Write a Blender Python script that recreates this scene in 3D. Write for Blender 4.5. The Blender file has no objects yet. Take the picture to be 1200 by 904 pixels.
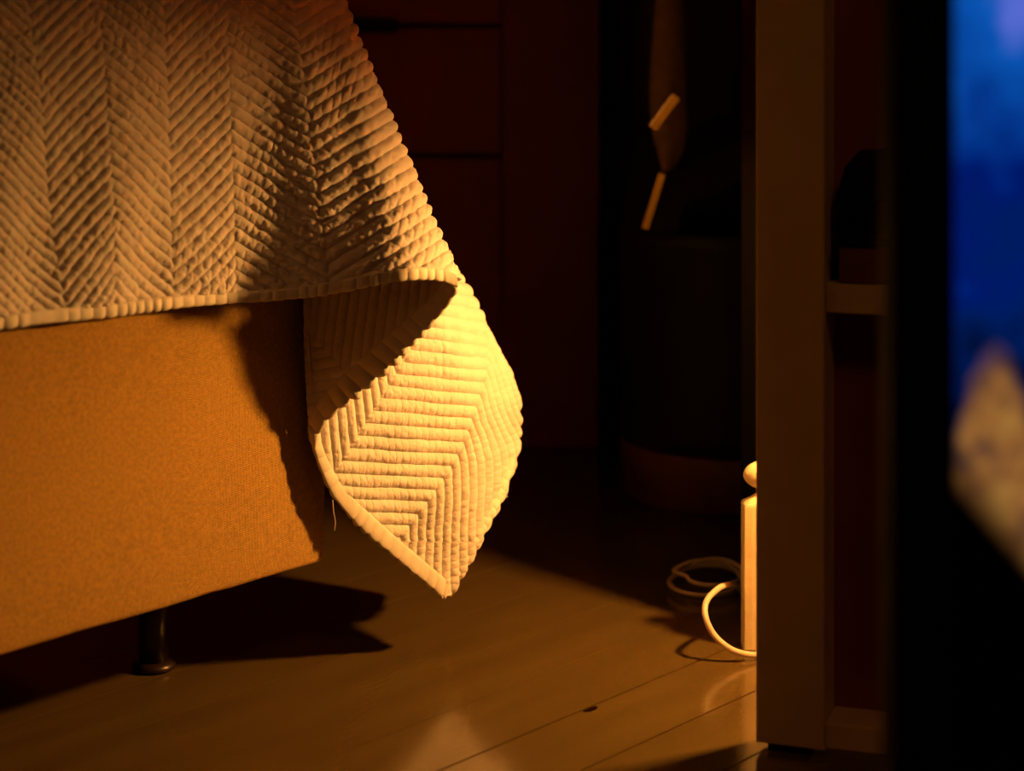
import bpy, bmesh, math, random
import numpy as np
from mathutils import Vector, Matrix
random.seed(4); rng = np.random.RandomState(7)
scene = bpy.context.scene
COL = scene.collection

# ---------------------------------------------------------------- camera
F = 2500.0; CAMZ = 0.75; HY = -20.0
cd = bpy.data.cameras.new('camera'); cam = bpy.data.objects.new('camera', cd); COL.objects.link(cam)
cam.location = (0, 0, CAMZ); cam.rotation_euler = (math.pi/2, 0, 0)
cd.sensor_width = 36; cd.lens = 36*F/1200; cd.shift_y = -(452-HY)/1200
cd.clip_start = 0.05; cd.clip_end = 50
cd.dof.use_dof = True; cd.dof.focus_distance = 2.30; cd.dof.aperture_fstop = 3.2
scene.camera = cam
# ---------------------------------------------------------------- world / exposure
w = bpy.data.worlds.new('world'); scene.world = w; w.use_nodes = True
w.node_tree.nodes['Background'].inputs[0].default_value = (0.9, 0.35, 0.12, 1)
w.node_tree.nodes['Background'].inputs[1].default_value = 0.0
vs = scene.view_settings
vs.view_transform = 'Standard'; vs.look = 'None'; vs.gamma = 1; vs.use_curve_mapping = False; vs.exposure = 0.0
LAMP = (0.46, 2.24, 0.545); LAMP_W = 1680.0; LAMP_COL = (1.0, 0.44, 0.090)
# weak warm fill added above the camera to lift the dim bookcase front
la = bpy.data.lights.new('fill_light', 'AREA'); la.energy = 2.8; la.size = 0.5; la.color = (1.0, 0.36, 0.10)
lo = bpy.data.objects.new('fill_light', la); COL.objects.link(lo); lo.location = (0.75, 0.35, 2.3)

# ---------------------------------------------------------------- helpers
def P(x, y, Y):
    """point that photo pixel (x, y) shows at depth Y"""
    return np.array([(x-600)/F*Y, Y, CAMZ-(y-HY)/F*Y])
def link(name, me, mat=None, parent=None, smooth=False):
    o = bpy.data.objects.new(name, me); COL.objects.link(o)
    if mat: me.materials.append(mat)
    if parent: o.parent = parent
    if smooth:
        me.polygons.foreach_set('use_smooth', [True]*len(me.polygons))
    return o
def tag(o, label, cat, group=None):
    o['label'] = label; o['category'] = cat
    if group: o['group'] = group
    return o
def thing(name, label, cat, loc=(0, 0, 0), rz=0, group=None):
    o = bpy.data.objects.new(name, None); COL.objects.link(o); o.location = loc; o.rotation_euler = (0, 0, rz)
    o.empty_display_size = 0.05
    return tag(o, label, cat, group)
def struct(o):
    o['kind'] = 'structure'; return o
def box_bm(boxes, bevel=0.0, seg=2):
    bm = bmesh.new()
    for (x0, x1, y0, y1, z0, z1) in boxes:
        r = bmesh.ops.create_cube(bm, size=1)
        for v in r['verts']:
            v.co = Vector((x0+(v.co.x+.5)*(x1-x0), y0+(v.co.y+.5)*(y1-y0), z0+(v.co.z+.5)*(z1-z0)))
    if bevel: bmesh.ops.bevel(bm, geom=bm.edges[:], offset=bevel, segments=seg, affect='EDGES', profile=.6)
    return bm
def boxes(name, bl, mat, parent=None, bevel=0.0, seg=2, mtx=None):
    bm = box_bm(bl, bevel, seg)
    if mtx: bm.transform(mtx)
    me = bpy.data.meshes.new(name); bm.to_mesh(me); bm.free()
    return link(name, me, mat, parent)
def lathe(name, prof, mat, parent=None, loc=(0, 0, 0), n=48, smooth=True, caps=True):
    V = []; Fc = []
    for (r, z) in prof:
        for k in range(n):
            a = 2*math.pi*k/n; V.append((loc[0]+r*math.cos(a), loc[1]+r*math.sin(a), loc[2]+z))
    for i in range(len(prof)-1):
        for k in range(n):
            k2 = (k+1) % n; Fc.append((i*n+k, i*n+k2, (i+1)*n+k2, (i+1)*n+k))
    if caps: Fc.append(tuple(range(n))[::-1]); Fc.append(tuple((len(prof)-1)*n+k for k in range(n)))
    me = bpy.data.meshes.new(name); me.from_pydata(V, [], Fc); me.update()
    return link(name, me, mat, parent, smooth)
def catmull(pts, n):
    pts = np.asarray(pts, float); m = len(pts)
    ext = np.vstack([2*pts[0]-pts[1], pts, 2*pts[-1]-pts[-2]])
    t = np.linspace(0, m-1-1e-9, n); i = t.astype(int); f = (t-i)[:, None]
    p0, p1, p2, p3 = ext[i], ext[i+1], ext[i+2], ext[i+3]
    return .5*((2*p1)+(-p0+p2)*f+(2*p0-5*p1+4*p2-p3)*f**2+(-p0+3*p1-3*p2+p3)*f**3)
def tube(name, pts, r, mat, parent=None, n=160, seg=10, cyclic=False):
    c = catmull(pts, n); V = []; Fc = []
    T = np.gradient(c, axis=0); T /= np.linalg.norm(T, axis=1)[:, None]
    up = np.array([0.13, 0.21, 0.97]); 
    for i in range(n):
        a = np.cross(T[i], up); a /= np.linalg.norm(a)+1e-9; b = np.cross(a, T[i])
        for k in range(seg):
            th = 2*math.pi*k/seg; V.append(tuple(c[i]+r*(math.cos(th)*a+math.sin(th)*b)))
    for i in range(n-1):
        for k in range(seg):
            k2 = (k+1) % seg; Fc.append((i*seg+k, i*seg+k2, (i+1)*seg+k2, (i+1)*seg+k))
    Fc.append(tuple(range(seg))[::-1]); Fc.append(tuple((n-1)*seg+k for k in range(seg)))
    me = bpy.data.meshes.new(name); me.from_pydata(V, [], Fc); me.update()
    return link(name, me, mat, parent, True)
_tab = rng.rand(256, 256)
def vnoise(x, y):
    xi = np.floor(x).astype(int); yi = np.floor(y).astype(int); fx = x-xi; fy = y-yi
    fx = fx*fx*(3-2*fx); fy = fy*fy*(3-2*fy)
    g = lambda a, b: _tab[a % 256, b % 256]
    return (g(xi, yi)*(1-fx)+g(xi+1, yi)*fx)*(1-fy)+(g(xi, yi+1)*(1-fx)+g(xi+1, yi+1)*fx)*fy-.5
def fnoise(x, y, o=3):
    s = 0; a = 1
    for k in range(o): s = s+a*vnoise(x*2**k+17*k, y*2**k+31*k); a *= .5
    return s
def grid_obj(name, G, mat, parent=None, thick=0):
    """G: (n, m, 3) array of points"""
    n, m = G.shape[:2]
    V = G.reshape(-1, 3); idx = np.arange(n*m).reshape(n, m)
    q = np.stack([idx[:-1, :-1], idx[:-1, 1:], idx[1:, 1:], idx[1:, :-1]], -1).reshape(-1, 4)
    me = bpy.data.meshes.new(name); me.from_pydata(V.tolist(), [], q.tolist()); me.update()
    o = link(name, me, mat, parent, True)
    if thick:
        md = o.modifiers.new('thickness', 'SOLIDIFY'); md.thickness = thick; md.offset = 0
    return o
def normals(G):
    a = np.gradient(G, axis=0); b = np.gradient(G, axis=1); c = np.cross(a, b)
    c /= np.linalg.norm(c, axis=2)[..., None]+1e-12
    return c

# ---------------------------------------------------------------- materials
def mat(name, col, rough=.6, metal=0, spec=.5, noise=None, bump=None, weave=None, emis=None, sheen=0):
    """noise=(scale, amount) colour mottling; bump=(scale, distance); weave=(scale, distance)"""
    m = bpy.data.materials.new(name); m.use_nodes = True; nt = m.node_tree; N = nt.nodes; L = nt.links
    b = N['Principled BSDF']; b.inputs['Roughness'].default_value = rough; b.inputs['Metallic'].default_value = metal
    b.inputs['Specular IOR Level'].default_value = spec
    b.inputs['Base Color'].default_value = (*col, 1)
    if sheen: b.inputs['Sheen Weight'].default_value = sheen
    tc = N.new('ShaderNodeTexCoord')
    if noise:
        n = N.new('ShaderNodeTexNoise'); n.inputs['Scale'].default_value = noise[0]; n.inputs['Detail'].default_value = 5
        L.new(tc.outputs['Object'], n.inputs['Vector'])
        r = N.new('ShaderNodeValToRGB'); a = noise[1]
        r.color_ramp.elements[0].position = .3; r.color_ramp.elements[1].position = .7
        r.color_ramp.elements[0].color = (*[c*(1-a) for c in col], 1); r.color_ramp.elements[1].color = (*[min(1, c*(1+a)) for c in col], 1)
        L.new(n.outputs['Fac'], r.inputs[0]); L.new(r.outputs[0], b.inputs['Base Color'])
    last = None
    if bump:
        n = N.new('ShaderNodeTexNoise'); n.inputs['Scale'].default_value = bump[0]; n.inputs['Detail'].default_value = 4
        L.new(tc.outputs['Object'], n.inputs['Vector'])
        bp = N.new('ShaderNodeBump'); bp.inputs['Distance'].default_value = bump[1]
        L.new(n.outputs['Fac'], bp.inputs['Height']); last = bp
    if weave:
        wv = []
        for d, dist in (('X', 1.5), ('Z', 1.5)):
            x = N.new('ShaderNodeTexWave'); x.bands_direction = d; x.inputs['Scale'].default_value = weave[0]
            x.inputs['Distortion'].default_value = dist; x.inputs['Detail'].default_value = 3; x.inputs['Detail Scale'].default_value = 1.5
            L.new(tc.outputs['Object'], x.inputs['Vector']); wv.append(x)
        ad = N.new('ShaderNodeMath'); ad.operation = 'ADD'
        L.new(wv[0].outputs['Fac'], ad.inputs[0]); L.new(wv[1].outputs['Fac'], ad.inputs[1])
        bp = N.new('ShaderNodeBump'); bp.inputs['Distance'].default_value = weave[1]
        L.new(ad.outputs[0], bp.inputs['Height'])
        if last: L.new(last.outputs[0], bp.inputs['Normal'])
        last = bp
    if last: L.new(last.outputs[0], b.inputs['Normal'])
    if emis:
        b.inputs['Emission Color'].default_value = (*emis[0], 1); b.inputs['Emission Strength'].default_value = emis[1]
    return m
M = {}
M['cotton'] = mat('cream_cotton', (.64, .58, .56), .85, spec=.2, noise=(35, .07), bump=(900, .0004), sheen=.1)
M['binding'] = mat('satin_binding', (.66, .60, .54), .55, spec=.4, noise=(60, .06), bump=(500, .0003))
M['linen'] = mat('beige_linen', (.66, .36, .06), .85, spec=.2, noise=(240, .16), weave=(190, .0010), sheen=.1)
M['black_plastic'] = mat('black_plastic', (.004, .004, .004), .7, spec=.15)
M['dark_leg'] = mat('dark_brown_metal', (.03, .014, .010), .35, metal=.3)
M['white_paint'] = mat('old_white_paint', (.64, .57, .36), .45, noise=(12, .06), bump=(45, .0015))
M['shelf_paint'] = mat('bookcase_paint', (.80, .64, .30), .55, noise=(15, .07), bump=(120, .0006))
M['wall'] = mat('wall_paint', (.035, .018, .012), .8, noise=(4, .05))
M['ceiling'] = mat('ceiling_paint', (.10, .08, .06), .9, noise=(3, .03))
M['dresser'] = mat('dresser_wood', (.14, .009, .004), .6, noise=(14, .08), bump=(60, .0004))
M['trim'] = mat('trim_paint', (.09, .05, .035), .5, noise=(10, .05))
M['black_cloth'] = mat('black_cloth', (.012, .009, .008), .9, noise=(30, .3), bump=(80, .002))
M['basket'] = mat('black_lacquer', (.014, .010, .009), .6, noise=(20, .2))
M['brown_wood'] = mat('brown_wood', (.19, .06, .035), .6, noise=(25, .2))
M['strap'] = mat('tan_strap', (.22, .12, .05), .6, noise=(60, .2), bump=(200, .0006))
M['brass'] = mat('brushed_brass', (.95, .78, .50), .13, metal=1, noise=(90, .05))
M['black_lacquer'] = mat('matt_black_lacquer', (.0012, .001, .001), .95, spec=0)
M['shaded_back'] = mat('shaded_back_board', (.34, .09, .04), .7, noise=(12, .08))  # bookcase back: its shade is put into this darker colour
M['cord'] = mat('white_cord', (.55, .48, .36), .4, noise=(20, .03))
M['ebony'] = mat('black_enamel', (.008, .007, .006), .25, noise=(30, .1))
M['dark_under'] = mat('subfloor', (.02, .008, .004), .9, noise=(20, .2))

def floor_material():
    m = bpy.data.materials.new('painted_floorboards'); m.use_nodes = True; nt = m.node_tree; N = nt.nodes; L = nt.links
    b = N['Principled BSDF']; tc = N.new('ShaderNodeTexCoord')
    mp = N.new('ShaderNodeMapping'); mp.inputs['Scale'].default_value = (1, 7, 1)
    L.new(tc.outputs['Object'], mp.inputs['Vector'])
    n = N.new('ShaderNodeTexNoise'); n.inputs['Scale'].default_value = 3.5; n.inputs['Detail'].default_value = 6
    L.new(mp.outputs[0], n.inputs['Vector'])
    r = N.new('ShaderNodeValToRGB'); r.color_ramp.elements[0].position = .35; r.color_ramp.elements[1].position = .7
    r.color_ramp.elements[0].color = (.085, .052, .014, 1); r.color_ramp.elements[1].color = (.105, .066, .018, 1)
    L.new(n.outputs['Fac'], r.inputs[0])
    # scattered flecks of chipped paint
    v = N.new('ShaderNodeTexNoise'); v.inputs['Scale'].default_value = 38; v.inputs['Detail'].default_value = 2
    L.new(tc.outputs['Object'], v.inputs['Vector'])
    r2 = N.new('ShaderNodeValToRGB'); r2.color_ramp.elements[0].position = .12; r2.color_ramp.elements[1].position = .15
    r2.color_ramp.elements[0].color = (.25, .12, .06, 1); r2.color_ramp.elements[1].color = (1, 1, 1, 1)
    L.new(v.outputs['Fac'], r2.inputs[0])
    mx = N.new('ShaderNodeMixRGB'); mx.blend_type = 'MULTIPLY'; mx.inputs[0].default_value = 1
    L.new(r.outputs[0], mx.inputs[1]); L.new(r2.outputs[0], mx.inputs[2]); vd = N.new('ShaderNodeVectorMath'); vd.operation = 'SUBTRACT'; vd.inputs[1].default_value = (1.739, 1.3545, 0)
    L.new(tc.outputs['Object'], vd.inputs[0])
    vm = N.new('ShaderNodeVectorMath'); vm.operation = 'MULTIPLY'; vm.inputs[1].default_value = (1/.011, 1/.0055, 0)
    L.new(vd.outputs[0], vm.inputs[0])
    vl = N.new('ShaderNodeVectorMath'); vl.operation = 'LENGTH'; L.new(vm.outputs[0], vl.inputs[0])
    ls = N.new('ShaderNodeMath'); ls.operation = 'GREATER_THAN'; ls.inputs[1].default_value = 1; L.new(vl.outputs['Value'], ls.inputs[0])
    mc = N.new('ShaderNodeMixRGB'); mc.inputs[1].default_value = (.012, .004, .002, 1)      # a chip in the paint beside a joint
    L.new(ls.outputs[0], mc.inputs[0]); L.new(mx.outputs[0], mc.inputs[2]); L.new(mc.outputs[0], b.inputs['Base Color'])
    n2 = N.new('ShaderNodeTexNoise'); n2.inputs['Scale'].default_value = 9; n2.inputs['Detail'].default_value = 4
    L.new(mp.outputs[0], n2.inputs['Vector'])
    mr = N.new('ShaderNodeMapRange'); mr.inputs[3].default_value = .12; mr.inputs[4].default_value = .20
    L.new(n2.outputs['Fac'], mr.inputs[0]); L.new(mr.outputs[0], b.inputs['Roughness'])
    n3 = N.new('ShaderNodeTexNoise'); n3.inputs['Scale'].default_value = 60; n3.inputs['Detail'].default_value = 4
    mp3 = N.new('ShaderNodeMapping'); mp3.inputs['Scale'].default_value = (1, 3, 1)
    L.new(tc.outputs['Object'], mp3.inputs['Vector']); L.new(mp3.outputs[0], n3.inputs['Vector'])
    bp = N.new('ShaderNodeBump'); bp.inputs['Distance'].default_value = .0003; bp.inputs['Strength'].default_value = .5
    L.new(n3.outputs['Fac'], bp.inputs['Height']); L.new(bp.outputs[0], b.inputs['Normal'])
    b.inputs['Specular IOR Level'].default_value = .5
    return m
M['floor'] = floor_material()

# ---------------------------------------------------------------- floor and room shell
D = np.array([.643, .766]); NRM = np.array([.766, -.643])      # board direction, and across the boards
ANG = math.atan2(D[1], D[0])
X0, X1, Y0, Y1 = -2.75, 1.75, -1.0, 3.75
def clip_poly(poly, n, c, keep_less):
    out = []
    for i in range(len(poly)):
        a, b = poly[i], poly[(i+1) % len(poly)]
        da, db = np.dot(a, n)-c, np.dot(b, n)-c
        if not keep_less: da, db = -da, -db
        if da <= 0: out.append(a)
        if (da < 0 < db) or (db < 0 < da): out.append(a+(b-a)*da/(da-db))
    return out
bm = bmesh.new()
room = [np.array(p, float) for p in ((X0, Y0), (X1, Y0), (X1, Y1), (X0, Y1))]
c0 = -1.3593; SP = .1038
gaps = {0: .0030, 1: .0026, 2: .0024, -1: .0007, -2: .0006, -3: .0008}
for k in range(-32, 34):
    lo_, hi_ = c0+k*SP+gaps.get(k, .0010)/2, c0+(k+1)*SP-gaps.get(k+1, .0010)/2
    poly = clip_poly(clip_poly(room, NRM, lo_, False), NRM, hi_, True)
    if len(poly) < 3: continue
    z = rng.uniform(-.0004, 0)
    tv = [bm.verts.new((p[0], p[1], z)) for p in poly]; bv = [bm.verts.new((p[0], p[1], -.022)) for p in poly]
    f = bm.faces.new(tv); 
    for i in range(len(poly)):
        j = (i+1) % len(poly); bm.faces.new((tv[i], bv[i], bv[j], tv[j]))
bmesh.ops.recalc_face_normals(bm, faces=bm.faces[:])
bmesh.ops.triangulate(bm, faces=[f for f in bm.faces if len(f.verts) > 4])
rot = Matrix.Rotation(-ANG, 4, 'Z'); bm.transform(rot)           # board direction = local X, so the grain follows the boards
me = bpy.data.meshes.new('floor'); bm.to_mesh(me); bm.free()
fl = struct(link('floor', me, M['floor'])); fl.rotation_euler = (0, 0, ANG)
sub = boxes('subfloor', [(X0-.1, X1+.1, Y0-.1, Y1+.1, -.06, -.0225)], M['dark_under']); sub.name = 'trim_1'; struct(sub)
def wall(name, b, m='wall'): return struct(boxes(name, [b], M[m]))
H = 2.4
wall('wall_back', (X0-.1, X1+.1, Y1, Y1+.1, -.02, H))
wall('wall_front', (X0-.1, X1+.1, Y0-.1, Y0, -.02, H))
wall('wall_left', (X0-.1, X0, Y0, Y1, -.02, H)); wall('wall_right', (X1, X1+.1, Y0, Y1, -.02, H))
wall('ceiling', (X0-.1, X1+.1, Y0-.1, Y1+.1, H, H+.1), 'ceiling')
# casing and door on the back wall
def pxX(px, Y): return (px-600)/F*Y
yb = Y1
struct(boxes('trim_2', [(pxX(713, yb), pxX(722, yb), yb-.03, yb, 0, 2.1), (pxX(722, yb), pxX(737, yb), yb-.022, yb, 0, 2.1), (pxX(868, yb)+.0, pxX(868, yb)+.07, yb-.03, yb, 0, 2.1)], M['trim'], bevel=.003))
door = struct(boxes('door_1', [(pxX(739, yb), pxX(862, yb), yb-.018, yb, .01, 2.05)], M['trim'], bevel=.003))
boxes('door_panel', [(pxX(750, yb), pxX(785, yb), yb-.026, yb-.012, .15, 1.0), (pxX(803, yb), pxX(850, yb), yb-.026, yb-.012, .15, 1.0)], M['trim'], door, bevel=.005)

# ---------------------------------------------------------------- bed
CX, CY = -.202, 2.316
bed = thing('bed', 'upholstered orange-beige linen bed base on short dark round legs under the quilt', 'bed', (CX, CY, 0), ANG)
# local frame of the bed: +x = board direction, +y = away from the lit long side; long side runs to -x
BL, BW = 2.0, 1.4
def bed_base():
    bm = box_bm([(-BL, 0, 0, BW, .12, .44)])
    bmesh.ops.subdivide_edges(bm, edges=[e for e in bm.edges if abs(e.verts[0].co.x-e.verts[1].co.x) > .5], cuts=60, use_grid_fill=True)
    bmesh.ops.subdivide_edges(bm, edges=[e for e in bm.edges if abs(e.verts[0].co.z-e.verts[1].co.z) > .2], cuts=12, use_grid_fill=True)
    be = [e for e in bm.edges if len(e.link_faces) == 2 and e.calc_face_angle(0) > .5]
    bmesh.ops.bevel(bm, geom=be, offset=.008, segments=4, affect='EDGES', profile=.5)
    for v in bm.verts:
        x, y, z = v.co
        n = float(fnoise(np.array([x*22.]), np.array([z*9.+3]), 2)[0])
        if y < .02 and z > .13: v.co.y += n*.002-.004*math.sin(math.pi*(z-.12)/.32)
        if z < .135: v.co.z += float(fnoise(np.array([x*30.]), np.array([1.]), 2)[0])*.003
    me = bpy.data.meshes.new('base'); bm.to_mesh(me); bm.free()
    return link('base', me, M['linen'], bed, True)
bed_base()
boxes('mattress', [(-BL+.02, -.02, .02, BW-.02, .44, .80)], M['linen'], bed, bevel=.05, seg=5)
for (lx, ly) in ((-.11, .155), (-BL+.11, .155), (-.11, BW-.155), (-BL+.11, BW-.155)):
    lg = lathe('leg', [(.016, .0), (.0165, .12)], M['dark_leg'], bed, (lx, ly, 0), 32)
    lathe('foot_ring', [(.020, 0), (.0235, .002), (.0235, .006), (.018, .010)], M['dark_leg'], lg, (lx, ly, 0), 32)

# ---------------------------------------------------------------- bedspread
quilt = thing('bedspread', 'cream quilted herringbone bedspread hanging over the bed corner, its tip curled and turned out', 'bedspread', (CX, CY, .80))
def U(o):                                     # keep world-space vertices under the parent
    o.matrix_parent_inverse = quilt.matrix_world.inverted(); return o
bpy.context.view_layer.update()
def Yb(px):
    r = (px-600)/F; a = (CX-CY*r)/(.643-.766*r); return CY-.766*a
def ridge(ph): return np.abs(np.sin(np.pi*ph))**.75
def lerp(y, ys, xs): return np.interp(y, ys, xs)
# --- sheet 1: the side drape.  rows: photo height; columns: (px, Y) at rows
rows = [-72, -20, 60, 150, 240, 300, 350]
def s1_ctrl():
    colsT = [(-330, 'f'), (-160, 'f'), (-60, 'f'), (31, 'f'), (75, 'f'), (116, 'f'), (190, 'f'), (265, 'f'), (305, 'f'), (343, 2.250), (372, 2.284), (392, 2.308), (400, 2.342), (388, 2.385), (352, 2.42), (225, 2.56), (60, 2.76)]
    colsB = [(-330, 'f'), (-150, 'f'), (-30, 'f'), (73, 'f'), (100, 'f'), (128, 'f'), (203, 'f'), (274, 2.160), (330, 2.170), (389, 2.172), (440, 2.168), (492, 2.172), (536, 2.212), (545, 2.28), (500, 2.37), (330, 2.47), (100, 2.72)]
    hemY = [415, 385, 374, 362, 360, 357, 348, 343, 340, 331, 321, 315, 322, 330, 335, 340, 350]
    C = np.zeros((len(rows), len(colsT), 3))
    for j in range(len(colsT)):
        for i, y in enumerate(rows):
            s = (y-(-72))/(350+72.)
            py = y if i < len(rows)-1 else hemY[j]
            if i == len(rows)-2: py = hemY[j]-38
            s = (py+72)/422.
            px = colsT[j][0]+(colsB[j][0]-colsT[j][0])*(py-0)/350.
            yt = colsT[j][1]; yB = colsB[j][1]
            if yt == 'f': yt = Yb(px)-.018
            if yB == 'f': yB = Yb(px)-.040
            s2 = max(0, min(1, s))
            YY = yt+(yB-yt)*s2
            C[i, j] = (px, py, YY)
    return C
def bicubic(C, n, m):
    A = np.stack([catmull(C[i], m) for i in range(C.shape[0])])        # rows x m
    return np.stack([catmull(A[:, j], n) for j in range(m)], axis=1)
C = s1_ctrl()
# dense in the seen part: 760 columns over 17 controls
def warp_columns(C, n, m):
    G = bicubic(C, n, m*2)
    # resample columns by arc length of the middle row
    mid = G[n//2]; W = np.stack([mid[:, 0]*2.25/F, mid[:, 2]], 1)
    s = np.concatenate([[0], np.cumsum(np.linalg.norm(np.diff(W, axis=0), axis=1))])
    t = np.linspace(0, s[-1], m)
    idx = np.interp(t, s, np.arange(len(s)))
    i0 = np.clip(idx.astype(int), 0, len(s)-2); f = (idx-i0)[None, :, None]
    return G[:, i0]*(1-f)+G[:, i0+1]*f
G = warp_columns(C, 420, 1300)
PX, PY, PYd = G[..., 0], G[..., 1], G[..., 2]
def seam(xt, xb): return xt+(xb-xt)*PY/350.
sv0, sp1, sv1 = seam(-50, -28), None, seam(31, 73)
x_p0, x_v1, x_p1, x_v2, x_p2, x_v3 = seam(-50, -20), seam(31, 73), seam(116, 128), seam(190, 203), seam(265, 274), seam(343, 389)
def seg(px, a, b): return np.clip((px-a)/(b-a), 0, 1)
beyond = np.clip(PX-x_v3, 0, None)
z = -85*seg(PX, x_p0, x_v1)+76*seg(PX, x_v1, x_p1)-66*seg(PX, x_p1, x_v2)+72*seg(PX, x_v2, x_p2)-62*seg(PX, x_p2, x_v3)+.58*beyond
z += 85*np.clip((PX-(x_p0-85))/85., -3, 1)-85
wob = 1.6*fnoise(PX*.03, PY*.03, 3)
phase = (PY+z+wob)/16.4
h = ridge(phase)
# cross puckers, dents at the seams, soft crumple
crs = np.abs(np.sin((PX*1.0+PY*.25+6*fnoise(PX*.02, PY*.02))*math.pi/9.5))
amp = np.clip(.35+1.6*fnoise(PX*.012+9, PY*.012+5, 2), .05, 1)
disp = .0036*h+.0016*amp*(1-crs)**2*-1+.0020*fnoise(PX*.16, PY*.16, 3)
for sx in (x_v1, x_p1, x_v2, x_p2, x_v3):
    disp -= .0009*np.exp(-((PX-sx)/2.4)**2)
big = .006*np.sin(PX*.045+PY*.006+.6)*np.clip((300-PX)/150, 0, 1)*np.clip(PY/200, .2, 1)+.005*fnoise(PX*.012, PY*.008, 2)
W1 = np.stack([(PX-600)/F*PYd, PYd, CAMZ-(PY-HY)/F*PYd], -1)
Nn = normals(W1)
if np.mean(Nn[200, 200] * np.array([0, -1, 0])) < 0: Nn = -Nn
ctr = Nn[:, :, :]
W1 = W1+Nn*(disp+big)[..., None]
cloth1 = W1
o = U(grid_obj('side_drape', W1, M['cotton'], quilt, thick=.003)); o['label'] = 'quilted side panel of the bedspread'
# top of the spread lying on the mattress: joins the top rows of the drape
tb = []
TZ = .815
loc2w = lambda x, y, z: np.array([CX+x*D[0]-y*NRM[0], CY+x*D[1]-y*NRM[1], z])
xs = np.linspace(-BL+.0, .012, 160); ysn = np.linspace(-.022, BW*.95, 90)
top = np.stack([np.stack([loc2w(x, y, TZ-.028*max(0, (-x < .03))*0-.02*math.exp(-((y+.022)/.02)**2)-.02*math.exp(-((x-.012)/.02)**2)+.004*float(fnoise(np.array([x*6.]), np.array([y*6.]), 2)[0])) for x in xs]) for y in ysn])
xx, yy = np.meshgrid(xs, ysn)
hh = .0028*ridge((xx*.8+.107*2*np.abs(((yy/.214) % 1)-.5)*1.2)/.0125/1.3)
top[..., 2] += hh
U(grid_obj('top_panel', top, M['cotton'], quilt, thick=.003))

# the side drape carries on along the bed, out of the photo's frame
xs2 = np.linspace(-BL+.03, -.80, 500); zs2 = np.linspace(.812, .437, 170)
xg, zg = np.meshgrid(xs2, zs2)
dep = .022+.02*(.812-zg)/.375+.004*np.sin(xg*17)*(.812-zg)/.375+.0034*ridge((zg+.70*.107*np.abs(((xg/.107) % 2)-1))/.0163)
ext = np.stack([CX+xg*D[0]+dep*NRM[0], CY+xg*D[1]+dep*NRM[1], zg], -1)
U(grid_obj('side_drape', ext, M['cotton'], quilt, thick=.003))

# --- sheet 3: the inward-turned return, seen from its back
def ctrl(rows_):                     # rows_: list of rows of (px, py, Y)
    return np.array(rows_, float)
S3 = ctrl([
 [(528, 296, 2.262), (500, 292, 2.262), (450, 290, 2.264), (405, 292, 2.268), (356, 300, 2.272)],
 [(532, 318, 2.236), (502, 322, 2.245), (454, 330, 2.253), (406, 340, 2.262), (357, 370, 2.270)],
 [(534, 330, 2.226), (503, 345, 2.236), (456, 368, 2.248), (408, 392, 2.260), (358, 435, 2.268)],
 [(533, 340, 2.222), (500, 368, 2.232), (452, 412, 2.246), (408, 446, 2.258), (363, 502, 2.266)]])
G = bicubic(S3, 260, 300); PX, PY, PYd = G[..., 0], G[..., 1], G[..., 2]
sx = 372+(PY-397)/1.2
ph = np.where(PX > sx, (PX+.14*PY)/11.5, ((sx+.14*PY)/11.5)+0*PX)
phL = (372+.14*397)/11.5+((PY-397)+.2*(PX-372))/13.1
phase = np.where(PX > sx, (PX+.14*PY)/11.5, phL)
W = np.stack([(PX-600)/F*PYd, PYd, CAMZ-(PY-HY)/F*PYd], -1); Nn = normals(W)
if Nn[100, 100, 1] > 0: Nn = -Nn
W = W+Nn*(.0026*ridge(phase)+.001*fnoise(PX*.15, PY*.15)+.004*fnoise(PX*.02, PY*.02))[..., None]
U(grid_obj('turned_under_fold', W, M['cotton'], quilt, thick=.003))

# --- sheet 2: the bright corner flap
LL_o = [(357, 300), (357, 345), (359, 420), (364, 490), (369, 520), (379, 556), (397, 590), (432, 622), (474, 657), (519, 697)]
RR_o = [(505, 290), (530, 318), (545, 338), (558, 362), (577, 400), (597, 438), (606, 468), (608, 500), (604, 535), (588, 585), (562, 632), (523, 697)]
def s2_Y(px, py, s):
    base = 2.272+.175*(px-368)/240.
    curl = .075*np.clip(s-.72, 0, 1)**2/.0784*np.clip((640-py)/140., 0.1, 1)
    return base+curl+.010*np.sin((px-368)/240.*math.pi)*-1*np.clip((640-py)/200, 0, 1)
n, m = 520, 420
py = np.linspace(292, 697, n)
Lx = np.interp(py, [p[1] for p in LL_o], [p[0] for p in LL_o]); Rx = np.interp(py, [p[1] for p in RR_o], [p[0] for p in RR_o])
# smooth the edge curves
ker = np.hanning(31); ker /= ker.sum()
def smooth(a): return np.convolve(np.pad(a, 15, mode='reflect', reflect_type='odd'), ker, 'valid')
Lx = smooth(Lx); Rx = smooth(Rx)
Rx = np.maximum(Rx, Lx+4)
s = np.linspace(0, 1, m)[None, :]
PX = Lx[:, None]+(Rx-Lx)[:, None]*s; PY = np.repeat(py[:, None], m, 1); PYd = s2_Y(PX, PY, np.repeat(s, n, 0))
xs_ = smooth(np.interp(py, [330, 360, 393, 425, 444, 466, 510, 540, 581, 634], [548, 562, 567, 569, 567, 561, 546, 531, 503, 465]) + 0)
xs_ = np.where(py > 634, 465-(py-634)*.72, xs_)[:, None]
xl_ = np.interp(py, [300, 421, 551, 700], [550, 473, 390, 296])[:, None]
kk = np.interp(py, [420, 520], [2.3, 1.45])[:, None]
slp = np.interp(py, [340, 420, 560], [.22, .10, .045])[:, None]
phC = (PY-slp*(PX-xs_))
phR = PY-kk*(PX-xs_)
phL = (PY-slp*(xl_-xs_))-1.3*(PX-xl_)
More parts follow.
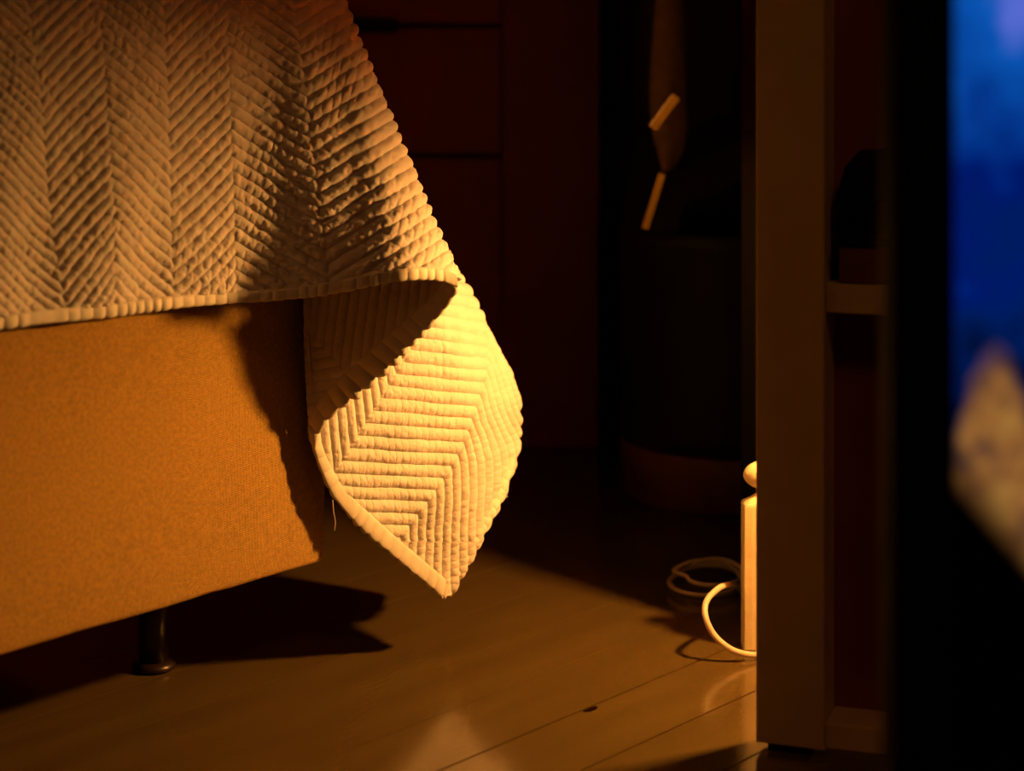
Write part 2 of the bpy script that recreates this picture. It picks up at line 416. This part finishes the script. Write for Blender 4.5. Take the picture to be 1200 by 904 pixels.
phase = np.where(PX > xs_, phR, np.where(PX < xl_, phL, phC))
phase = (phase+1.6*fnoise(PX*.035, PY*.035, 3))/14.0
W = np.stack([(PX-600)/F*PYd, PYd, CAMZ-(PY-HY)/F*PYd], -1); Nn = normals(W)
if Nn[300, 100, 1] > 0: Nn = -Nn
crs = np.abs(np.sin((PX*.9+5*fnoise(PX*.03, PY*.03))*math.pi/7.5))
crR = np.abs(np.sin((PY*.9+PX*.4)*math.pi/7.5))
cr = np.where(PX > xs_, crR, crs)
d = .0052*np.abs(np.sin(np.pi*phase))**.55-.0006*(1-cr)**2+.0010*fnoise(PX*.2, PY*.2, 3)+.005*fnoise(PX*.015, PY*.012+4, 2)
d -= .0016*np.exp(-((PX-xl_)/2.2)**2)*(.6+.4*np.sin(PY*.9))+.0010*np.exp(-((PX-xs_)/2.0)**2)
W = W+Nn*d[..., None]
U(grid_obj('corner_flap', W, M['cotton'], quilt, thick=.003))

# --- the rest of the corner: unseen cloth round to the foot side, hung low to shadow the floor
def sheet_behind():
    cols = [((.012, 2.450), .55, .105), ((.016, 2.510), .52, .080), ((-.03, 2.575), .52, .065), ((-.16, 2.57), .53, .10), ((-.26, 2.51), .53, .25), ((-.50, 2.66), .54, .28), ((-.90, 2.99), .54, .28), ((-1.25, 3.285), .54, .28)]
    Cg = np.array([[(c[0][0], c[0][1], zt+(zb2-zt)*t) for (c, zt, zb2) in [((x,), a, b_) for x, a, b_ in cols]] for t in np.linspace(0, 1, 5)])
    Cg[:, 0, 0] = (-.175, -.135, -.080, -.048, -.056); Cg[:, 1, 0] = (-.185, -.145, -.10, -.068, -.070); Cg[:, 2, 0] = (-.20, -.165, -.13, -.105, -.092)
    Gq = bicubic(Cg, 200, 700)
    uu = np.linspace(0, 1.7, 700)[None, :]; vv = np.linspace(0, .4, 200)[:, None]
    N2 = normals(Gq)
    ph2 = (vv+.62*.107*np.abs(((uu/.107) % 2)-1))/.0163
    return Gq+N2*(.003*ridge(ph2)+.010*fnoise(uu*9+0*vv, vv*3+0*uu, 2))[..., None]
U(grid_obj('foot_drape', sheet_behind(), M['cotton'], quilt, thick=.003))

# --- bindings: puckered satin tape along each hem
def binding(outer, inner, name, n=520, bulge=.0035, puck=.0012, period=.011, side=-1, seed=0, flat=.3, wave=.12):
    A = catmull(outer, n); B = catmull(inner, n)
    s = np.concatenate([[0], np.cumsum(np.linalg.norm(np.diff(A, axis=0), axis=1))])
    m = 17; t = np.linspace(0, 1, m)
    rr = np.random.RandomState(seed+11)
    per = period*(1+.9*fnoise(s*22+seed, s*0+2.5, 2)); phs = np.cumsum(np.gradient(s)/per)
    pk = np.abs(np.sin(np.pi*phs))**.7*(.15+1.6*np.clip(fnoise(s*30+seed*3, s*0+.5, 2)+.35, 0, 1))
    G = np.zeros((n, 2*m, 3))
    T = np.gradient(A, axis=0); T /= np.linalg.norm(T, axis=1)[:, None]
    acr = B-A; nn = np.cross(T, acr); nn /= np.linalg.norm(nn, axis=1)[:, None]
    flip = np.where(nn[:, 1] > 0, -1, 1)[:, None]; nn = nn*flip*(-side)
    for j in range(m):
        prof = math.sin(math.pi*t[j])**flat
        base = A+acr*t[j]
        G[:, j] = base+nn*(bulge*prof+puck*pk*prof*(1.3-.6*t[j]))[:, None]-(acr*(wave*(pk-.5)*(1-t[j]))[:, None])
        G[:, 2*m-1-j] = base-nn*(bulge*.8*prof)-(acr*(wave*(pk-.5)*(1-t[j]))[:, None])
    G = np.concatenate([G, G[:, :1]], 1)
    return U(grid_obj(name, G, M['binding'], quilt))
def pts(l): return np.array([P(*p) for p in l])
def s1Y(px, py):
    i = np.argmin((C[-1, :13, 0]-px)**2); return np.interp(px, C[-1, :13, 0], C[-1, :13, 2])
C = s1_ctrl()
ho = [(-330, 430), (-150, 401), (-60, 392), (0, 386), (73, 378), (128, 372), (203, 362), (274, 356), (330, 352), (389, 345), (440, 335), (480, 329), (512, 329), (536, 338)]
hi = [(-330, 412), (-150, 384), (-60, 375), (0, 369), (73, 361), (128, 356), (203, 347), (274, 342), (330, 339), (389, 330), (440, 320), (480, 314), (512, 314), (534, 321)]
b = binding(pts([(x, y, s1Y(x, y)-.007) for x, y in ho]), pts([(x, y, s1Y(x, y)-.007) for x, y in hi]), 'hem_binding', n=1200, seed=1, bulge=.0016, puck=.0018, period=.014)
b['label'] = 'puckered tape along the bottom hem of the side panel'
lo1 = [(538, 336, 2.218), (528, 358, 2.219), (503, 386, 2.224), (472, 416, 2.233), (440, 446, 2.244), (400, 478, 2.253), (378, 504, 2.259), (370, 528, 2.262)]
li1 = [(526, 326, 2.222), (508, 345, 2.225), (483, 368, 2.231), (450, 396, 2.240), (416, 426, 2.250), (385, 456, 2.258), (364, 486, 2.262), (362, 512, 2.264)]
b = binding(pts(lo1), pts(li1), 'hem_binding', n=500, bulge=.0022, puck=.003, period=.017, seed=4, wave=.20)
b['label'] = 'turned-under hem tape in shadow'
lo2 = [(360, 500), (367, 530), (379, 562), (396, 592), (430, 627), (472, 663), (521, 704)]
li2 = [(372, 498), (379, 526), (391, 553), (408, 578), (441, 609), (482, 645), (526, 682)]
def f2(x, y): return float(s2_Y(np.array(x), np.array(y), np.array(.3)))-.0075
b = binding(pts([(x, y, f2(x, y)) for x, y in lo2]), pts([(x, y, f2(x, y)) for x, y in li2]), 'hem_binding', n=500, bulge=.0020, puck=.0026, period=.018, seed=8, wave=.16)
b['label'] = 'puckered tape along the lower left edge of the flap'
def f2r(x, y):
    return float(s2_Y(np.array(x), np.array(y), np.array(.95)))-.006
ro = [(603, 540), (601, 552), (587, 590), (562, 635), (541, 670), (519, 703)]
ri = [(597, 536), (592, 548), (577, 582), (553, 625), (532, 659), (511, 690)]
b = binding(pts([(x, y, f2r(x, y) if y < 680 else f2(x, y)) for x, y in ro]), pts([(x, y, f2r(x+6, y) if y < 680 else f2(x, y)) for x, y in ri]), 'hem_binding', n=420, bulge=.0016, puck=.0016, period=.014, seed=12)
b['label'] = 'narrow puckered tape along the right edge of the flap'
U(tube('loose_thread', [P(390, 586, 2.27), P(391, 600, 2.27), P(393, 612, 2.27), P(392, 622, 2.27)], .0004, M['cotton'], quilt, 30, 5))
U(tube('loose_thread', [P(588, 578, 2.42), P(592, 580, 2.42), P(595, 583, 2.42)], .0004, M['cotton'], quilt, 20, 5))

# ---------------------------------------------------------------- bookcase
e1 = np.array([.945, -.326]); e2 = np.array([.326, .945]); SA = math.atan2(-.326, .945)
bc = thing('bookcase', 'shallow white painted bookcase standing on the floor right of the lamp-lit boards', 'bookcase', (.238, 2.083, 0), SA)
BWD, BH, BD = .62, 1.25, .066
boxes('side_post', [(0, .0675, 0, .036, .008, BH), (.045, .0674, .0362, .0545, .008, BH)], M['shelf_paint'], bc, bevel=.0018)
boxes('side_post', [(BWD-.0675, BWD, 0, .036, .008, BH), (BWD-.0674, BWD-.045, .0362, .0545, .008, BH)], M['shelf_paint'], bc, bevel=.0018)
boxes('back_panel', [(.045, BWD-.045, .0555, .062, .008, BH)], M['shaded_back'], bc)
for z0, z1 in ((.431, .459), (.80, .828), (BH-.03, BH)):
    boxes('shelf', [(.068, BWD-.068, .004, .055, z0, z1)], M['shelf_paint'], bc, bevel=.0012)
boxes('bottom_rail', [(.068, BWD-.068, .002, .055, .010, .034)], M['shelf_paint'], bc, bevel=.0012)
for fx in (.03, BWD-.03):
    boxes('foot', [(fx-.02, fx+.02, .008, .034, 0, .009)], M['dark_leg'], bc)
RZ = Matrix.Rotation(SA, 4, 'Z')
def onshelf(u, v, z): return (.238+e1[0]*u+e2[0]*v, 2.083+e1[1]*u+e2[1]*v, z)
# black arched object with a wooden base on the shelf
ar = thing('sewing_machine', 'small black arched machine on a brown wooden base, on the bookcase shelf', 'sewing machine', onshelf(.080, .005, .4592), SA)
boxes('wooden_base', [(.000, .14, .002, .046, 0, .036)], M['brown_wood'], ar, bevel=.003)
boxes('bed_plate', [(-.003, .143, 0, .048, .0362, .040)], M['ebony'], ar, bevel=.001)
def arm_mesh():
    # side outline: column at left, rounded shoulder, arm to the right with the head
    outer = [(-.002, .040), (-.004, .085), (.004, .112), (.018, .128), (.05, .131), (.10, .128), (.128, .122), (.132, .062)]
    inner = [(.112, .062), (.108, .075), (.085, .083), (.055, .082), (.038, .078), (.028, .068), (.023, .056), (.021, .040)]
    pts2 = outer+inner
    bm = bmesh.new()
    a = [bm.verts.new((x, .010, z)) for x, z in pts2]; b_ = [bm.verts.new((x, .038, z)) for x, z in pts2]
    n_ = len(pts2)
    f1 = bm.faces.new(a); f2_ = bm.faces.new(b_[::-1])
    for i in range(n_):
        j = (i+1) % n_; bm.faces.new((a[i], b_[i], b_[j], a[j]))
    bmesh.ops.recalc_face_normals(bm, faces=bm.faces[:])
    bmesh.ops.bevel(bm, geom=[e for e in bm.edges if abs(e.verts[0].co.y-e.verts[1].co.y) < .001], offset=.004, segments=3, affect='EDGES')
    bmesh.ops.triangulate(bm, faces=[f for f in bm.faces if len(f.verts) > 4])
    me = bpy.data.meshes.new('arm'); bm.to_mesh(me); bm.free()
    return me
link('arm', arm_mesh(), M['ebony'], ar)
hw = lathe('hand_wheel', [(.010, -.004), (.022, -.004), (.022, .004), (.010, .004)], M['ebony'], ar, (0, 0, 0), 32)
hw.rotation_euler = (0, math.pi/2, 0); hw.location = (.1385, .024, .112)

# ---------------------------------------------------------------- lamp behind the bookcase, post, cabinet
lamp = thing('lamp', 'small floor lamp with an added shade, glowing behind the bookcase', 'lamp', (LAMP[0], LAMP[1], 0))
lathe('lamp_base', [(.055, 0), (.06, .004), (.058, .012), (.02, .018)], M['black_plastic'], lamp)
lathe('pole', [(.006, .018), (.006, LAMP[2]-.055)], M['black_plastic'], lamp)
lathe('socket', [(.010, LAMP[2]-.055), (.013, LAMP[2]-.05), (.013, LAMP[2]-.029), (.011, LAMP[2]-.027)], M['black_plastic'], lamp)
ms = bpy.data.materials.new('lampshade_paper'); ms.use_nodes = True
_n = ms.node_tree.nodes; _l = ms.node_tree.links; _p = _n['Principled BSDF']; _p.inputs['Base Color'].default_value = (.5, .36, .18, 1); _p.inputs['Roughness'].default_value = .9
_t = _n.new('ShaderNodeBsdfTranslucent'); _t.inputs[0].default_value = (.97, .47, .09, 1); _m = _n.new('ShaderNodeMixShader'); _m.inputs[0].default_value = .68
_l.new(_p.outputs[0], _m.inputs[1]); _l.new(_t.outputs[0], _m.inputs[2]); _l.new(_m.outputs[0], _n['Material Output'].inputs[0])
lathe('lamp_shade', [(.088, LAMP[2]-.003), (.060, LAMP[2]+.13), (.008, LAMP[2]+.13), (.008, LAMP[2]+.128), (.058, LAMP[2]+.128), (.086, LAMP[2]-.003), (.088, LAMP[2]-.003)], ms, lamp, caps=False)  # unseen shade added to dim the light on the upper bedspread
mb = bpy.data.materials.new('bulb_glow'); mb.use_nodes = True
bs = mb.node_tree.nodes['Principled BSDF']; bs.inputs['Base Color'].default_value = (1, .8, .5, 1)
bs.inputs['Emission Color'].default_value = (*LAMP_COL, 1); bs.inputs['Emission Strength'].default_value = LAMP_W
lathe('bulb', [(.028*math.sin(a), LAMP[2]-.028*math.cos(a)) for a in np.linspace(.12, math.pi-.02, 18)], mb, lamp, n=32)

PXc, PYc = .290, 2.413
post = thing('wooden_post', 'short square white post with a ball top, brightly lit beside the bookcase', 'post', (PXc, PYc, 0))
def post_mesh():
    bm = bmesh.new(); hs = .0300; nz = 26; V = []
    ringN = 32
    def ring(f, z):
        return [bm.verts.new((*f(2*math.pi*k/ringN), z)) for k in range(ringN)]
    def sq(a, r=hs):
        c, s_ = math.cos(a), math.sin(a); k = 1/max(abs(c), abs(s_)); k = min(k, 1.33); return (r*c*k, r*s_*k)
    rings = []
    for i in range(nz):
        z = .160*i/(nz-1)
        rr = hs*(1+.018*float(fnoise(np.array([z*40.]), np.array([3.]), 2)[0]))
        rings.append(ring(lambda a, rr=rr: sq(a, rr), z))
    rings.append(ring(lambda a: sq(a, hs*.97), .1625))
    for r_, z in ((.020, .169), (.0135, .173), (.012, .176)):
        rings.append(ring(lambda a, r_=r_: (r_*math.cos(a), r_*math.sin(a)), z))
    for t in np.linspace(-1.05, 1.54, 14):
        rings.append(ring(lambda a, t=t: (.0285*math.cos(t)*math.cos(a), .0285*math.cos(t)*math.sin(a)), .1935+.0170*math.sin(t)))
    for i in range(len(rings)-1):
        for k in range(ringN):
            k2 = (k+1) % ringN; bm.faces.new((rings[i][k], rings[i][k2], rings[i+1][k2], rings[i+1][k]))
    bm.faces.new(rings[0][::-1]); bm.faces.new(rings[-1])
    for v in bm.verts: v.co.y *= .52
    me = bpy.data.meshes.new('post'); bm.to_mesh(me); bm.free(); return me
pm = post_mesh(); me_top = None
po = link('shaft', pm, M['white_paint'], post); 
for p in pm.polygons:
    p.use_smooth = p.center.z > .165

cab = thing('cabinet', 'tall matt black cabinet behind the bookcase and the ball-top post', 'cabinet', (.2625, 2.452, 0), SA)
boxes('body', [(0, .60, 0, .26, .04, 1.3)], M['black_lacquer'], cab, bevel=.002)
for k in range(2):
    dr = boxes('cabinet_door', [(.078+.26*k, .334+.26*k, -.010, -.001, .05, 1.29)], M['black_lacquer'], cab, bevel=.002)
    lathe('knob', [(.004, 0), (.010, .010), (.010, .014), (.004, .018)], M['brass'], dr, (0, 0, 0), 20).matrix_basis = Matrix.Translation((.30+.056*k, -.010, .7)) @ Matrix.Rotation(math.pi/2, 4, 'X')
boxes('plinth', [(.0, .58, .01, .24, 0, .0398)], M['black_lacquer'], cab)

# ---------------------------------------------------------------- cord
def G0(x, y, dz=.0035):
    Y = CAMZ*F/(y-HY); return (pxX(x, Y), Y, dz)
rC = .0034
cordpts = [G0(1010, 785), G0(960, 778), G0(905, 772), tuple(P(880, 768, 2.360)), tuple(P(858, 762, 2.355)), tuple(P(838, 746, 2.358)), tuple(P(827, 724, 2.365)), tuple(P(828, 705, 2.38)),
           tuple(P(842, 690, 2.405)), tuple(P(856, 685, 2.44)), tuple(P(866, 682, 2.50)), tuple(P(868, 684, 2.56)), G0(866, 696, .004)]
cord = tube('power_cord', cordpts, rC, M['cord'], None, 240, 12)
tag(cord, 'white power cord looping up from the floor at the foot of the ball-top post', 'cord')
coil = []
for k, (cx, cy, rx, ry) in enumerate(((830, 688, 44, 13), (826, 691, 42, 16), (838, 690, 34, 11))):
    for a in np.linspace(0, 2*math.pi, 13)[:-1]:
        x, y = cx-rx*math.cos(a), cy+ry*math.sin(a)
        p = G0(x, y, .0034+.006*k+.010*max(0, -math.sin(a))); coil.append(p)
tag(tube('cable', coil, .0026, M['cord'], None, 420, 8), 'coil of pale cable lying on the dark floor behind the post', 'cable')

# ---------------------------------------------------------------- chest of drawers
ry_ = math.radians(-2.0)
ch = thing('chest_of_drawers', 'dark reddish wooden chest of drawers standing behind the bed in the shade', 'chest of drawers', (pxX(702, 3.43), 3.43, 0), ry_)
CW = 1.05; CD = .29; CHH = 1.15
boxes('carcass', [(-CW, 0, .018, CD, 0.0, CHH)], M['dark_under'], ch, bevel=.003)  # near-black colour stands in for shade inside the drawer gaps
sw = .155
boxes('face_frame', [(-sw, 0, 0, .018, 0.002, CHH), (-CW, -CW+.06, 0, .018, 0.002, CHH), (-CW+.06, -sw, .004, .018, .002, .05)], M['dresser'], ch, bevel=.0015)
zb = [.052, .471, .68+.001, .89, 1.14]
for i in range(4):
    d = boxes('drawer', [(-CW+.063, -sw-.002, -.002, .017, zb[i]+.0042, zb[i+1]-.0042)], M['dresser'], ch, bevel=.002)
    zc = zb[i+1]-.0
    if i != 0:
        zc = (zb[i]+zb[i+1])/2+(.10 if i == 1 else 0)
        boxes('drawer_handle', [(-.46, -.322, -.030, -.002, zc-.006, zc+.016)], M['black_plastic'], d, bevel=.004)
struct(boxes('baseboard_back', [(X0, pxX(712, yb), yb-.016, yb, 0, .09)], M['trim'], bevel=.003))

# ---------------------------------------------------------------- basket, black bag, hanging strap
bk = thing('round_bin', 'round black bin with a brown wooden base band, standing in the dark beyond the cord', 'bin', (.322, 3.16, 0))
lathe('bin_body', [(.158, .078), (.160, .10), (.162, .37), (.166, .376), (.166, .392), (.158, .396), (.150, .392), (.15, .39)], M['basket'], bk)
lathe('base_band', [(.157, .0), (.161, .003), (.161, .075), (.157, .0778)], M['brown_wood'], bk)
def bag_mesh():
    # soft bag: outline seen from the front, rounded in depth
    out = [(-.158, 0), (-.154, .03), (-.142, .075), (-.118, .108), (-.098, .112), (-.07, .120), (-.03, .148), (.03, .165), (.09, .160), (.13, .12), (.15, .06), (.152, 0)]
    Pn = catmull(np.array([(x, z, 0) for x, z in out]), 60)[:, :2]
    n_, m_ = len(Pn), 24; Gd = np.zeros((m_+1, n_, 3))
    for j in range(m_+1):
        a = math.pi*j/m_-math.pi/2; sc = math.cos(a)**.5 if math.cos(a) > 0 else 0
        yy_ = .135*math.sin(a)
        Gd[j, :, 0] = Pn[:, 0]*(.55+.45*sc); Gd[j, :, 1] = yy_; Gd[j, :, 2] = Pn[:, 1]*(.45+.55*sc)
        Gd[j, :, 2] += .006*fnoise(Pn[:, 0]*20+j*.3, Pn[:, 1]*20)*(Pn[:, 1] > .01)
    return Gd
bag = thing('bag', 'slumped black bag lying on top of the round bin', 'bag', (.322, 3.16, .3965))
go = grid_obj('bag_body', bag_mesh(), M['black_cloth'], bag)
# brass bars added as reflectors, tilted to mirror the lit floor as bright streaks
def strip(name, a, b_, wdt, tilt, mt, parent=None, thick=.004):
    """flat bar from a to b, facing between the camera and the lit floor"""
    a = np.array(a); b_ = np.array(b_); ax = b_-a; L_ = np.linalg.norm(ax); ax /= L_
    f = np.array(tilt, float); f -= ax*np.dot(f, ax); f /= np.linalg.norm(f); sd = np.cross(ax, f)
    bm = box_bm([(0, L_, -wdt/2, wdt/2, -thick/2, thick/2)], .0008, 2)
    mtx = Matrix(((ax[0], sd[0], f[0], a[0]), (ax[1], sd[1], f[1], a[1]), (ax[2], sd[2], f[2], a[2]), (0, 0, 0, 1)))
    bm.transform(mtx); bmesh.ops.recalc_face_normals(bm, faces=bm.faces[:])
    me = bpy.data.meshes.new(name); bm.to_mesh(me); bm.free(); return link(name, me, mt, parent)
TL = (-.12, -.94, -.31)
z_ = strip('reflector_bar', P(756, 268, 3.015), P(776, 203, 2.986), .0105, TL, M['brass'])
bpy.context.view_layer.update()
z_.parent = bag; z_.matrix_parent_inverse = bag.matrix_world.inverted(); z_['label'] = 'thin brass-coloured bar added on the black bag to mirror the lit floor'
st = thing('hanging_strap', 'tan strap hanging down from above to the black bag, crossed by an added slanting brass clasp', 'strap', tuple(P(784, 199, 2.98)))
rowsS = [(-130, 776, 796), (-40, 772, 798), (40, 766, 801), (110, 762, 803), (148, 764, 804), (175, 770, 801), (192, 775, 792), (201, 778, 784)]
GS = np.zeros((len(rowsS), 5, 3))
for i, (y, xa, xb) in enumerate(rowsS):
    for j in range(5):
        t = j/4; GS[i, j] = P(xa+(xb-xa)*t, y, 2.972-.010*math.sin(math.pi*t)+.01*t)
GSd = np.stack([catmull(GS[:, j], 80) for j in range(5)], 1); GSd = np.stack([catmull(GSd[i], 16) for i in range(80)], 0)
so = grid_obj('strap_band', GSd, M['strap'], None, thick=.004); so.parent = st; so.matrix_parent_inverse = Matrix.Translation(Vector(P(784, 199, 2.98))).inverted()
cl = strip('reflector', P(765, 150, 2.950), P(793, 112, 2.930), .0135, TL, M['brass']); cl.parent = st; cl.matrix_parent_inverse = Matrix.Translation(Vector(P(784, 199, 2.98))).inverted()  # strip added to mirror the lit floor as a slanting bright streak

# ---------------------------------------------------------------- television close to the camera
TY = 1.2
tv = thing('television', 'flat black-framed television showing a blue and tan picture, close by on the right', 'television', (.60, TY, .22))
x0 = pxX(1043, TY)-.60; xs0 = pxX(1119, TY)-.60; x1 = .395; zb_, zt_ = .055, .62
bz = xs0-x0
boxes('bezel', [(x0, xs0, 0, .03, zb_, zt_), (x1-bz, x1, 0, .03, zb_, zt_), (xs0, x1-bz, 0, .03, zb_, zb_+.03), (xs0, x1-bz, 0, .03, zt_-.03, zt_), (x0+.01, x1-.01, .0302, .06, zb_+.01, zt_-.01)], M['black_plastic'], tv)
def screen_mat():
    m = bpy.data.materials.new('screen_picture'); m.use_nodes = True; nt = m.node_tree; N = nt.nodes; L = nt.links
    for n_ in list(N): N.remove(n_)
    out = N.new('ShaderNodeOutputMaterial'); em = N.new('ShaderNodeEmission'); L.new(em.outputs[0], out.inputs[0])
    tc = N.new('ShaderNodeTexCoord'); sp = N.new('ShaderNodeSeparateXYZ'); L.new(tc.outputs['Object'], sp.inputs[0])
    def noise(sc, det=3):
        n_ = N.new('ShaderNodeTexNoise'); n_.inputs['Scale'].default_value = sc; n_.inputs['Detail'].default_value = det
        L.new(tc.outputs['Object'], n_.inputs['Vector']); return n_.outputs['Fac']
    def math_(op, a, b=None, clamp=False):
        x = N.new('ShaderNodeMath'); x.operation = op; x.use_clamp = clamp
        for i, v in enumerate((a, b)):
            if v is None: continue
            if isinstance(v, (int, float)): x.inputs[i].default_value = v
            else: L.new(v, x.inputs[i])
        return x.outputs[0]
    def ramp(fac, stops):
        r = N.new('ShaderNodeValToRGB'); r.color_ramp.elements[0].position = stops[0][0]; r.color_ramp.elements[0].color = (*stops[0][1], 1)
        r.color_ramp.elements[1].position = stops[-1][0]; r.color_ramp.elements[1].color = (*stops[-1][1], 1)
        for p_, c_ in stops[1:-1]:
            e = r.color_ramp.elements.new(p_); e.color = (*c_, 1)
        L.new(fac, r.inputs[0]); return r.outputs[0]
    zz = math_('MULTIPLY', math_('SUBTRACT', sp.outputs['Z'], .06), 1/.50)     # 0 at the frame's bottom, ~1 at its top edge
    zn = math_('ADD', math_('ADD', zz, math_('MULTIPLY', math_('SUBTRACT', noise(24, 4), .5), .6)), math_('MULTIPLY', math_('SUBTRACT', sp.outputs['X'], xs0+.02), .8))
    blue = ramp(zn, [(.45, (.0, .004, .03)), (.55, (.0, .012, .11)), (.68, (.0, .008, .14)), (.80, (.001, .035, .25)), (.93, (.003, .09, .45)), (1.0, (.09, .14, .62))])
    # tan hill: below a slanting edge, its foot fading to black
    xr = math_('SUBTRACT', sp.outputs['X'], xs0)
    PEAK = .0245
    dpk = math_('ABSOLUTE', math_('SUBTRACT', xr, PEAK))
    edge = math_('SUBTRACT', .325, math_('MULTIPLY', math_('MULTIPLY', dpk, dpk), 95))
    nz = math_('MULTIPLY', math_('SUBTRACT', noise(60), .5), .03)
    inside = math_('MULTIPLY', math_('SUBTRACT', math_('ADD', edge, nz), sp.outputs['Z']), 55, True)
    footz = math_('SUBTRACT', .256, math_('MULTIPLY', xr, 1.15))
    foot = math_('ADD', math_('MULTIPLY', math_('SUBTRACT', sp.outputs['Z'], footz), 28), .4, True)
    tan = ramp(noise(75, 4), [(.35, (.10, .045, .025)), (.5, (.27, .105, .025)), (.65, (.34, .16, .035))])
    mx = N.new('ShaderNodeMixRGB'); L.new(inside, mx.inputs[0]); L.new(blue, mx.inputs[1]); L.new(tan, mx.inputs[2])
    ml = N.new('ShaderNodeMixRGB'); ml.blend_type = 'MIX'; L.new(foot, ml.inputs[0]); ml.inputs[1].default_value = (0, 0, 0, 1); L.new(mx.outputs[0], ml.inputs[2])
    L.new(ml.outputs[0], em.inputs[0]); em.inputs[1].default_value = 1.0
    return m
scr = boxes('screen', [(xs0+.0003, x1-bz-.0003, .006, .0300, zb_+.0303, zt_-.0303)], screen_mat(), tv)
boxes('stand', [(-.04, .04, .02, .045, .012, zb_+.02), (-.14, .14, -.07, .10, 0, .012)], M['black_plastic'], tv, bevel=.002)
bench = thing('tv_bench', 'low black bench carrying the television', 'bench', (.72, 1.2, 0))
boxes('bench_top', [(-.42, .45, -.16, .16, .195, .22)], M['black_plastic'], bench, bevel=.002)
for lx in (-.38, .40):
    boxes('leg', [(lx-.02, lx+.02, -.14, .14, 0, .1948)], M['black_plastic'], bench, bevel=.002)
